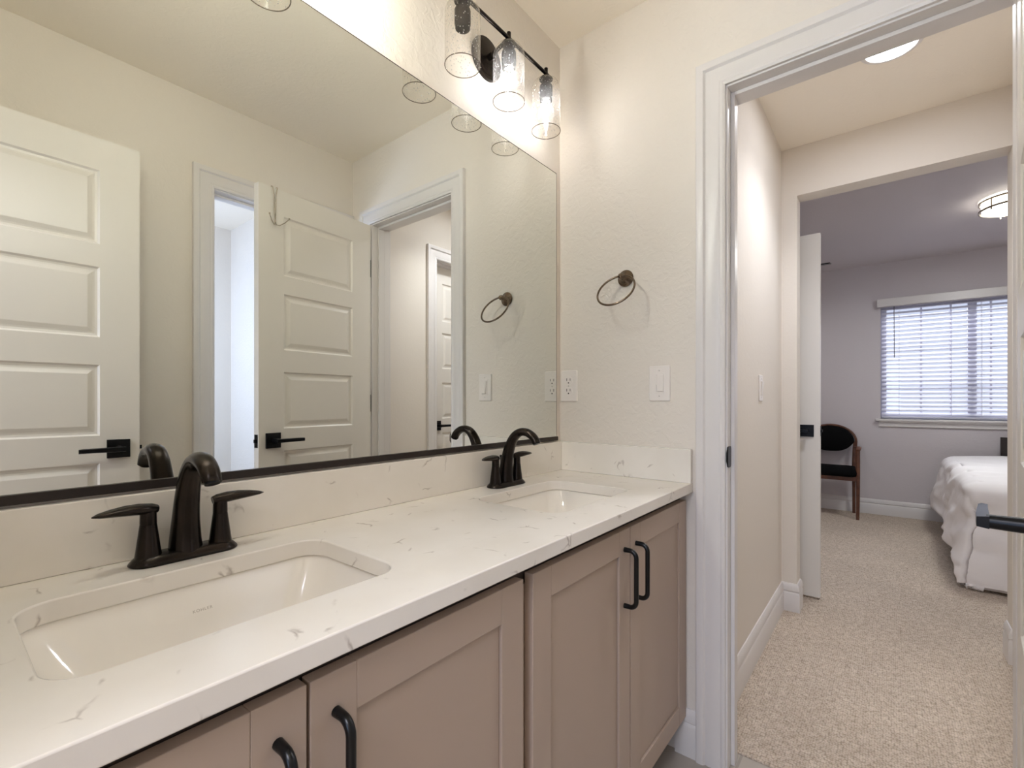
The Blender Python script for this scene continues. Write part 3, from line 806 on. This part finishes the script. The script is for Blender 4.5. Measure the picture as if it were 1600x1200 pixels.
# ------------------------------------------------------------------ towel ring
tr = empty('towel_ring', (0, -0.268, 1.525)); tag(tr, 'bronze towel ring on the textured end wall beside the mirror', 'towel ring')
MB().lathe([(0.0275, 0.0005), (0.0285, 0.004), (0.026, 0.0075), (0.022, 0.0085), (0.0205, 0.011), (0.014, 0.0145), (0.0105, 0.018), (0.009, 0.026), (0.0085, 0.034)], axis='-X', n=40).build('wall_plate', 'ringbronze', tr, smooth=50)
MB().lathe([(0.0, 0.0), (0.008, 0.0025), (0.0105, 0.009), (0.008, 0.0155), (0.0, 0.018)], (-0.031, 0, 0), axis='-X', n=24).build('post_knob', 'ringbronze', tr, smooth=60)
RR = 0.0640
rc = Vector((-0.049, 0.0, -0.004))
rp = []
tilt = math.radians(33); twist = 0.0
for j in range(64):
    a = 2*PI*j/64
    y, z = RR*math.sin(a), -RR+RR*math.cos(a)
    p = Vector((0, y, z)); p = Matrix.Rotation(tilt, 3, 'Y') @ p; p = Matrix.Rotation(twist, 3, 'Z') @ p
    rp.append(tuple(rc+p+Vector((0.006, 0, 0.004))))
MB().tube(rp, 0.0035, 12, closed=True, up=(1, 0, 0)).build('ring', 'ringbronze', tr, smooth=60)

# ------------------------------------------------------------------ outlet and switches
def plate_mesh(w, h, th=0.0055):
    def lp(i, x): return [(x, p[0], p[1]) for p in rrect(-w/2+i, w/2-i, -h/2+i, h/2-i, 0.004, 0, 4)]
    return MB().loft([lp(0, -0.0004), lp(0, -th*0.55), lp(0.0022, -th)])
ot = empty('wall_outlet', (0, -0.0425, 1.1625)); tag(ot, 'white double outlet on the end wall right beside the mirror', 'outlet')
plate_mesh(0.070, 0.115).build('cover_plate', 'plate', ot, smooth=30)
for dz in (0.0195, -0.0195):
    r_ = MB(); prof = []
    for i in range(28):
        a = 2*PI*i/28; y = 0.0172*math.cos(a); z = 0.0172*math.sin(a); z = max(-0.0142, min(0.0142, z)); prof.append((y, z))
    r_.loft([[(-0.005, y, z+dz) for y, z in prof], [(-0.0068, y*0.97, z*0.97+dz) for y, z in prof]])
    rr_ = r_.build('receptacle', 'plate', ot, smooth=30)
    s_ = MB().box(-0.0072, -0.0066, -0.0085, -0.0062, dz+0.000, dz+0.0085).box(-0.0072, -0.0066, 0.0062, 0.0085, dz-0.0005, dz+0.009)
    s_.cyl((-0.0066, 0, dz-0.0078), (-0.0072, 0, dz-0.0078), 0.0026, n=14)
    s_.build('slots', 'slot', rr_)
MB().cyl((-0.0050, 0, 0), (-0.0066, 0, 0), 0.003, n=16).build('screw', 'screw', ot, smooth=40)
def make_switch(name, loc, rz, label, dimmer):
    sw = empty(name, loc, rz); tag(sw, label, 'light switch')
    plate_mesh(0.070, 0.115).build('cover_plate', 'plate', sw, smooth=30)
    MB().box(-0.0070, -0.0045, -0.0165, 0.0165, -0.0335, 0.0335).build('switch_frame', 'plate', sw, bevel=0.0006)
    if dimmer:
        k = MB(); k.add([(-0.0065, -0.014, -0.028), (-0.0065, 0.0055, -0.028), (-0.0065, 0.0055, 0.028), (-0.0065, -0.014, 0.028),
                         (-0.0120, -0.014, -0.026), (-0.0120, 0.0055, -0.026), (-0.0085, 0.0055, 0.028), (-0.0085, -0.014, 0.028)],
                        [(0, 1, 2, 3), (4, 5, 6, 7), (0, 1, 5, 4), (1, 2, 6, 5), (2, 3, 7, 6), (3, 0, 4, 7)])
        k.build('rocker', 'plate', sw, bevel=0.0008)
        MB().box(-0.0074, -0.0068, -0.0150, -0.0128, -0.028, 0.028).box(-0.0074, -0.0068, 0.0085, 0.0100, -0.028, 0.028).build('dimmer_slot', 'screw', sw)
        MB().box(-0.0105, -0.0070, 0.0075, 0.0125, -0.004, 0.026).build('slider', 'plate', sw, bevel=0.0006)
    else:
        k = MB(); k.add([(-0.0065, -0.0145, -0.031), (-0.0065, 0.0145, -0.031), (-0.0065, 0.0145, 0.031), (-0.0065, -0.0145, 0.031),
                         (-0.0080, -0.0145, -0.030), (-0.0080, 0.0145, -0.030), (-0.0130, 0.0145, 0.029), (-0.0130, -0.0145, 0.029)],
                        [(0, 1, 2, 3), (4, 5, 6, 7), (0, 1, 5, 4), (1, 2, 6, 5), (2, 3, 7, 6), (3, 0, 4, 7)])
        k.build('rocker', 'plate', sw, bevel=0.0008)
    for dz in (0.0415, -0.0415):
        MB().cyl((-0.0050, 0, dz), (-0.0064, 0, dz), 0.0026, n=14).build('screw', 'screw', sw, smooth=40)
make_switch('dimmer_switch', (0, -0.3865, 1.1645), 0, 'white dimmer switch on the end wall between outlet and doorway', True)
make_switch('wall_switch', (0.824, HY1, 1.164), PI/2, 'white rocker switch on the left hall wall, seen edge-on', False)

# ------------------------------------------------------------------ ceiling lights
def disc(r, n=40): return [(r*math.cos(2*PI*i/n), r*math.sin(2*PI*i/n)) for i in range(n)]
dl = empty('recessed_light', (0.755, -0.975, CZ)); tag(dl, 'round white recessed downlight glowing in the hall ceiling', 'ceiling light')
MB().lathe([(0.098, -0.0003), (0.096, -0.006), (0.080, -0.010), (0.076, -0.007), (0.076, -0.0003)], n=48, capped=False).build('trim_ring', 'trim', dl, smooth=50)
MB().lathe([(0.0765, -0.006), (0.06, -0.0075), (0.0, -0.008)], n=48, capped=False).build('lens', 'lens', dl, smooth=60)
sd = bpy.data.lights.new('hall_downlight_beam', 'SPOT'); sd.energy = 36; sd.color = (0.90, 0.92, 1.0)
sd.spot_size = math.radians(128); sd.spot_blend = 0.75; sd.shadow_soft_size = 0.07
so_ = bpy.data.objects.new('hall_downlight_beam', sd); COL.objects.link(so_); so_.location = (0.755, -0.975, CZ-0.012)
fm = empty('flush_mount_light', (2.925, -1.60, CZ)); tag(fm, 'round flush-mount ceiling light with nickel bands in the bedroom', 'ceiling light')
MB().lathe([(0.12, -0.0003), (0.12, -0.02), (0.0, -0.022)], n=32).build('canopy', 'trim', fm, smooth=40)
MB().lathe([(0.150, -0.006), (0.153, -0.040), (0.150, -0.076)], n=56, capped=False).build('glass_side', 'flush_side', fm, smooth=60)
MB().lathe([(0.150, -0.076), (0.12, -0.083), (0.06, -0.088), (0.0, -0.089)], n=56, capped=False).build('glass_bowl', 'flush', fm, smooth=60)
for zz in (-0.018, -0.072):
    MB().lathe([(0.160, zz-0.006), (0.168, zz-0.006), (0.168, zz+0.006), (0.160, zz+0.006), (0.160, zz-0.006)], n=56, capped=False).build('band', 'brass', fm, smooth=30)
for q in range(3):
    a = q*2*PI/3+2.35
    MB().cyl((0.165*math.cos(a), 0.165*math.sin(a), -0.012), (0.165*math.cos(a), 0.165*math.sin(a), -0.084), 0.004, n=12).lathe([(0.0, -0.095), (0.006, -0.09), (0.006, -0.083), (0.0, -0.08)], (0.165*math.cos(a), 0.165*math.sin(a), 0), n=12).build('post', 'brass', fm, smooth=40)

area_light('bedroom_fill', (3.30, -0.02, CZ-0.24), (0, 0, -1), 0.2, 0.2, 2.5, (0.97, 0.97, 1.0))  # fill light added below the fan to brighten the bedroom
# ceiling fan, only one blade tip reaches past the door
cf = empty('ceiling_fan', (3.30, -0.02, CZ)); tag(cf, 'black ceiling fan blade tip poking out beyond the open bedroom door', 'ceiling fan')
MB().lathe([(0.065, -0.0003), (0.06, -0.04), (0.015, -0.05), (0.015, -0.10), (0.09, -0.12), (0.10, -0.19), (0.06, -0.22), (0.0, -0.23)], n=32).build('motor', 'black', cf, smooth=40)
for q in range(5):
    a = -PI/2+q*2*PI/5
    R3 = Matrix.Rotation(a, 4, 'Z') @ Matrix.Rotation(math.radians(9), 4, 'X')
    vs = [R3 @ Vector(v) for v in ((0.08, -0.04, -0.004), (0.56, -0.062, -0.004), (0.56, 0.062, -0.004), (0.08, 0.04, -0.004), (0.08, -0.04, 0.004), (0.56, -0.062, 0.004), (0.56, 0.062, 0.004), (0.08, 0.04, 0.004))]
    MB().add([v+Vector((0, 0, -0.165)) for v in vs], [(0, 1, 2, 3), (4, 5, 6, 7), (0, 1, 5, 4), (1, 2, 6, 5), (2, 3, 7, 6), (3, 0, 4, 7)]).build('blade', 'black', cf, bevel=0.002)

# ------------------------------------------------------------------ bedroom window and blinds
wn = empty('window_1', (BX1, (WY0+WY1)/2, WZ0)); struct(wn, 'white bedroom window behind lowered blinds')
fx0, fx1 = BX1+0.055, BX1+0.095
f = MB()
f.box(fx0, fx1, WY0, WY0+0.045, WZ0, WZ1).box(fx0, fx1, WY1-0.045, WY1, WZ0, WZ1).box(fx0, fx1, WY0+0.045, WY1-0.045, WZ1-0.045, WZ1).box(fx0, fx1, WY0+0.045, WY1-0.045, WZ0, WZ0+0.045)
f.box(fx0, fx1, -1.575, -1.515, WZ0+0.045, WZ1-0.045)
for y in (-1.20, -1.405, -1.665, -1.88): f.box(fx0+0.014, fx1-0.014, y-0.008, y+0.008, WZ0+0.045, WZ1-0.045)
for z in (1.30, 1.67): f.box(fx0+0.0145, fx1-0.0145, WY0+0.045, WY1-0.045, z-0.008, z+0.008)
P(f.build('window_frame', 'vinyl', wn, bevel=0.002))
P(box('window_pane', 'pane', fx0+0.018, fx0+0.022, WY0+0.045, WY1-0.045, WZ0+0.045, WZ1-0.045, wn))
s = MB().box(BX1-0.045, BX1+0.055, WY0-0.04, WY1+0.04, WZ0-0.022, WZ0)
P(s.build('window_sill', 'trim', wn, bevel=0.004))
s = MB().loft([[(BX1-t, y, z) for t, z in ((0, WZ0-0.022), (0.026, WZ0-0.022), (0.024, WZ0-0.034), (0.014, WZ0-0.042), (0.014, WZ0-0.066), (0.018, WZ0-0.072), (0.010, WZ0-0.080), (0, WZ0-0.081))] for y in (WY0-0.018, WY1+0.012)])
P(s.build('apron', 'trim', wn, smooth=25))
bl = empty('window_blinds', (BX1-0.02, -1.52, WZ1)); tag(bl, 'white horizontal slat blinds lowered over the bedroom window', 'blinds')
P(box('valance', 'trim', BX1-0.060, BX1-0.001, WY0-0.025, WY1+0.028, 2.006, 2.082, bl, bevel=0.004))
sl = MB(); nsl = 26; zt, zb = 1.990, 0.985
for i in range(nsl):
    z = zt-(zt-zb)*i/(nsl-1); w2 = 0.0235; tl = math.radians(28)
    cxs = BX1+0.022
    lp = []
    for k_ in range(5):
        u = -1+k_*0.5; crown = 0.0022*(1-u*u)
        lp.append((cxs+u*w2*math.cos(tl)-crown*math.sin(tl), z+u*w2*math.sin(tl)+crown))
    top = [(x, z_) for x, z_ in lp]; botm = [(x, z_-0.0026) for x, z_ in lp][::-1]
    sl.loft([[(x, y, z_) for x, z_ in top+botm] for y in (WY0+0.008, WY1-0.008)])
so = P(sl.build('slats', 'slat', bl, smooth=40))
P(box('bottom_rail', 'slat', BX1-0.004, BX1+0.046, WY0+0.008, WY1-0.008, WZ0+0.008, WZ0+0.026, bl, bevel=0.002))
for y in (-1.04, -1.405, -1.60, -2.0):
    P(MB().box(BX1-0.0035, BX1-0.0025, y-0.0015, y+0.0015, 0.955, 2.01).box(BX1+0.0465, BX1+0.0475, y-0.0015, y+0.0015, 0.955, 2.01).build('ladder_cord', 'slat', bl))
P(MB().tube([(BX1-0.012, -1.002, 2.01), (BX1-0.016, -1.004, 1.52)], 0.0032, 10).build('tilt_wand', 'cord', bl, smooth=40))
# two unseen windows, assumed to let daylight in
for nm, x, y0, y1, z0, z1 in (('window_2', -3.70, -1.7, -0.3, 0.85, 2.05), ('window_3', XR-0.06, -2.75, -2.05, 0.9, 2.0)):
    w = empty(nm, (x, (y0+y1)/2, z0)); struct(w)
    f = MB().box(x-0.02, x+0.02, y0, y0+0.045, z0, z1).box(x-0.02, x+0.02, y1-0.045, y1, z0, z1).box(x-0.02, x+0.02, y0+0.045, y1-0.045, z0, z0+0.045).box(x-0.02, x+0.02, y0+0.045, y1-0.045, z1-0.045, z1)
    P(f.build('window_frame', 'vinyl', w))
    P(box('window_pane', 'pane', x-0.002, x+0.002, y0+0.045, y1-0.045, z0+0.045, z1-0.045, w))

# ------------------------------------------------------------------ bed
bd = empty('bed', (3.3, -2.05, 0.004)); tag(bd, 'bed with dark wooden headboard under the bedroom window, right of the doorway view', 'bed')
BX0b, BXh, BYl, BYr = 2.42, 4.16, -1.40, -2.85
P(box('base', 'bedwood', BX0b+0.06, BXh, BYr+0.04, BYl-0.04, 0.14, 0.30, bd, bevel=0.01))
P(box('mattress', 'mattress', BX0b+0.03, BXh-0.005, BYr+0.02, BYl-0.02, 0.30, 0.585, bd, bevel=0.03))
for x in (BX0b+0.12, BXh-0.1):
    for y in (BYl-0.12, BYr+0.12):
        P(MB().cyl((x, y, 0.004), (x, y, 0.142), 0.025, 0.03, 14).build('leg', 'bedwood', bd, smooth=40))
hb = MB().box(4.165, 4.205, -1.745, -1.70, 0.004, 0.80).box(4.165, 4.205, BYr, BYr+0.045, 0.004, 0.80)
hb.box(4.172, 4.198, BYr+0.045, -1.745, 0.40, 0.78)
P(hb.build('headboard', 'bedwood', bd, bevel=0.003))

def comforter():
    topz = 0.612; L0, L1 = BX0b, BXh-0.03; W0, W1 = BYr, BYl
    dropF, dropS = 0.66, 0.50
    nu, nv = 120, 150
    verts, faces = [], []
    us = [L1-(L1-L0+dropF)*i/nu for i in range(nu+1)]        # runs from headboard past the foot
    vs_ = [W1+dropS-(W1-W0+2*dropS)*j/nv for j in range(nv+1)]
    for u in us:
        for v in vs_:
            du = max(0.0, L0-u); dvp = max(0.0, v-W1); dvn = max(0.0, W0-v); dv = dvp if dvp > 0 else -dvn
            d = math.hypot(du, dv)
            x = max(u, L0); y = min(max(v, W0), W1)
            if d > 0:
                nx, ny = -du/d, dv/d
                r = 0.075
                if d < r*PI/2:
                    a = d/r; out = r*math.sin(a)-0.0; dz = r*(1-math.cos(a))
                else:
                    out = r+(0.10 if du > abs(dv) else 0.17)*(d-r*PI/2); dz = r+(d-r*PI/2)
                # scalloped folds running down the drape, gathered swags across it
                s_par = (y*1.0 if du > abs(dv) else x*1.0)
                k = min(1, dz/0.4)
                fold = 0.026*math.sin(s_par*6.5+1.3*math.sin(dz*4))*k + 0.008*math.sin(s_par*15+dz*7)*k
                sw = 0.034*noise.noise(Vector((x*3.1, y*3.1, dz*4.0)))*(0.4+k) - 0.034*abs(noise.noise(Vector((s_par*3.2+dz*4.5, dz*7.5-s_par*2.2, 2.7)))) - 0.011*abs(noise.noise(Vector((s_par*9-dz*6, dz*15+s_par*3, 7.1))))
                hemz = max(0.0, dz-0.50)
                out += fold+sw+0.02*hemz
                px, py = x+nx*(out), y+ny*(out)
                pz = topz-dz
                if du < 1e-6:  # side hem rides up towards the head
                    lift = min(1.0, (x-L0)/1.3)
                    pz = topz-dz*(1.0-0.10*lift)
                pz = max(pz, 0.022+0.012*abs(noise.noise(Vector((x*9, y*9, 1)))))
            else:
                px, py, pz = x, y, topz
            edge = min(1, min(abs(u-L0), abs(v-W1), abs(v-W0))/0.3) if d == 0 else 0
            pz += 0.022*edge*(0.6+noise.noise(Vector((px*2.3, py*2.3, 0)))) + (0.010*noise.noise(Vector((px*7, py*4, pz*7))) if pz > 0.08 else 0)
            # puffy quilting ridges
            verts.append((px, py, pz))
    for i in range(nu):
        for j in range(nv):
            a = i*(nv+1)+j; faces.append((a, a+1, a+nv+2, a+nv+1))
    me = bpy.data.meshes.new('comforter'); me.from_pydata(verts, [], faces)
    for p in me.polygons: p.use_smooth = True
    me.materials.append(M['comforter'])
    o = bpy.data.objects.new('comforter', me); COL.objects.link(o)
    md = o.modifiers.new('thick', 'SOLIDIFY'); md.thickness = 0.014; md.offset = -1
    return o
tag(comforter(), 'rumpled white comforter draped over the bed down to the carpet', 'comforter')

# ------------------------------------------------------------------ armchair
def armchair():
    root = empty('armchair', (4.04, -0.505, 0.004)); tag(root, 'wooden armchair with black upholstered seat and back, against the bedroom wall', 'chair')
    HW = 0.235
    for s in (-1, 1):
        # front leg rises to carry the arm
        MB().tube([(-0.125, s*(HW-0.002), 0.0), (-0.125, s*HW, 0.2), (-0.122, s*HW, 0.45), (-0.120, s*HW, 0.645)], [(0.012, 0.013), (0.014, 0.015), (0.016, 0.017), (0.014, 0.016)], 12, up=(1, 0, 0)).build('leg', 'chairwood', root, smooth=50)
        MB().tube([(0.185, s*(HW-0.045), 0.0), (0.165, s*(HW-0.045), 0.25), (0.150, s*(HW-0.045), 0.45), (0.160, s*(HW-0.040), 0.62), (0.180, s*(HW-0.038), 0.70)], [(0.012, 0.013)]*2+[(0.014, 0.016)]*2+[(0.011, 0.013)], 12, up=(1, 0, 0)).build('leg', 'chairwood', root, smooth=50)
        MB().tube([(-0.150, s*(HW+0.004), 0.645), (-0.13, s*(HW+0.004), 0.658), (-0.05, s*(HW+0.002), 0.664), (0.06, s*(HW-0.008), 0.656), (0.165, s*(HW-0.034), 0.648)], [(0.009, 0.016), (0.012, 0.021), (0.012, 0.022), (0.011, 0.018), (0.010, 0.014)], 14, up=(0, 0, 1)).build('armrest', 'chairwood', root, smooth=50)
    fr_ = MB()
    fr_.box(-0.135, 0.165, -HW+0.03, -HW+0.052, 0.355, 0.395).box(-0.135, 0.165, HW-0.052, HW-0.03, 0.355, 0.395).box(-0.14, -0.118, -HW+0.01, HW-0.01, 0.355, 0.395)
    fr_.build('seat_frame', 'chairwood', root, bevel=0.003)
    def lp(i, z, c=0): return rrect(-0.165+i, 0.160-i, -0.232+i, 0.232-i, 0.05, z, 6)
    MB().loft([lp(0.018, 0.392), lp(0.002, 0.405), lp(0, 0.430), lp(0.006, 0.455), lp(0.03, 0.470), lp(0.09, 0.476)]).build('seat', 'chairfab', root, smooth=60)
    # backrest: D-shaped pad inside a bent wooden bow
    out = []
    for i in range(25):
        a = PI*i/24
        out.append((math.cos(a), math.sin(a)))
    def pad(sc, x, zoff=0):
        pts = [(x+0.04*(1-abs(c_))*0.6, c_*0.196*sc, 0.705+s_*0.150*sc) for c_, s_ in out]
        for i in range(1, 24):
            t = i/24; y = -0.196*sc+2*0.196*sc*t
            pts.append((x+0.04*(1-abs(y/0.2))*0.6, y, 0.705-0.075*sc-0.030*sc*math.sin(PI*t)+0.075*sc*(abs(2*t-1)**4)))
        return pts
    MB().loft([pad(0.90, 0.128), pad(0.985, 0.136), pad(1.0, 0.150), pad(0.985, 0.166), pad(0.90, 0.172)]).build('backrest', 'chairfab', root, smooth=60)
    bow = [(0.160, -0.197, 0.60), (0.168, -0.206, 0.66)]+[(0.172+0.02*math.sin(PI*i/20), -0.208*math.cos(PI*i/20), 0.703+0.158*math.sin(PI*i/20)) for i in range(21)]+[(0.168, 0.206, 0.66), (0.160, 0.197, 0.60)]
    MB().tube(bow, 0.011, 12, up=(1, 0, 0)).build('back_frame', 'chairwood', root, smooth=60)
armchair()
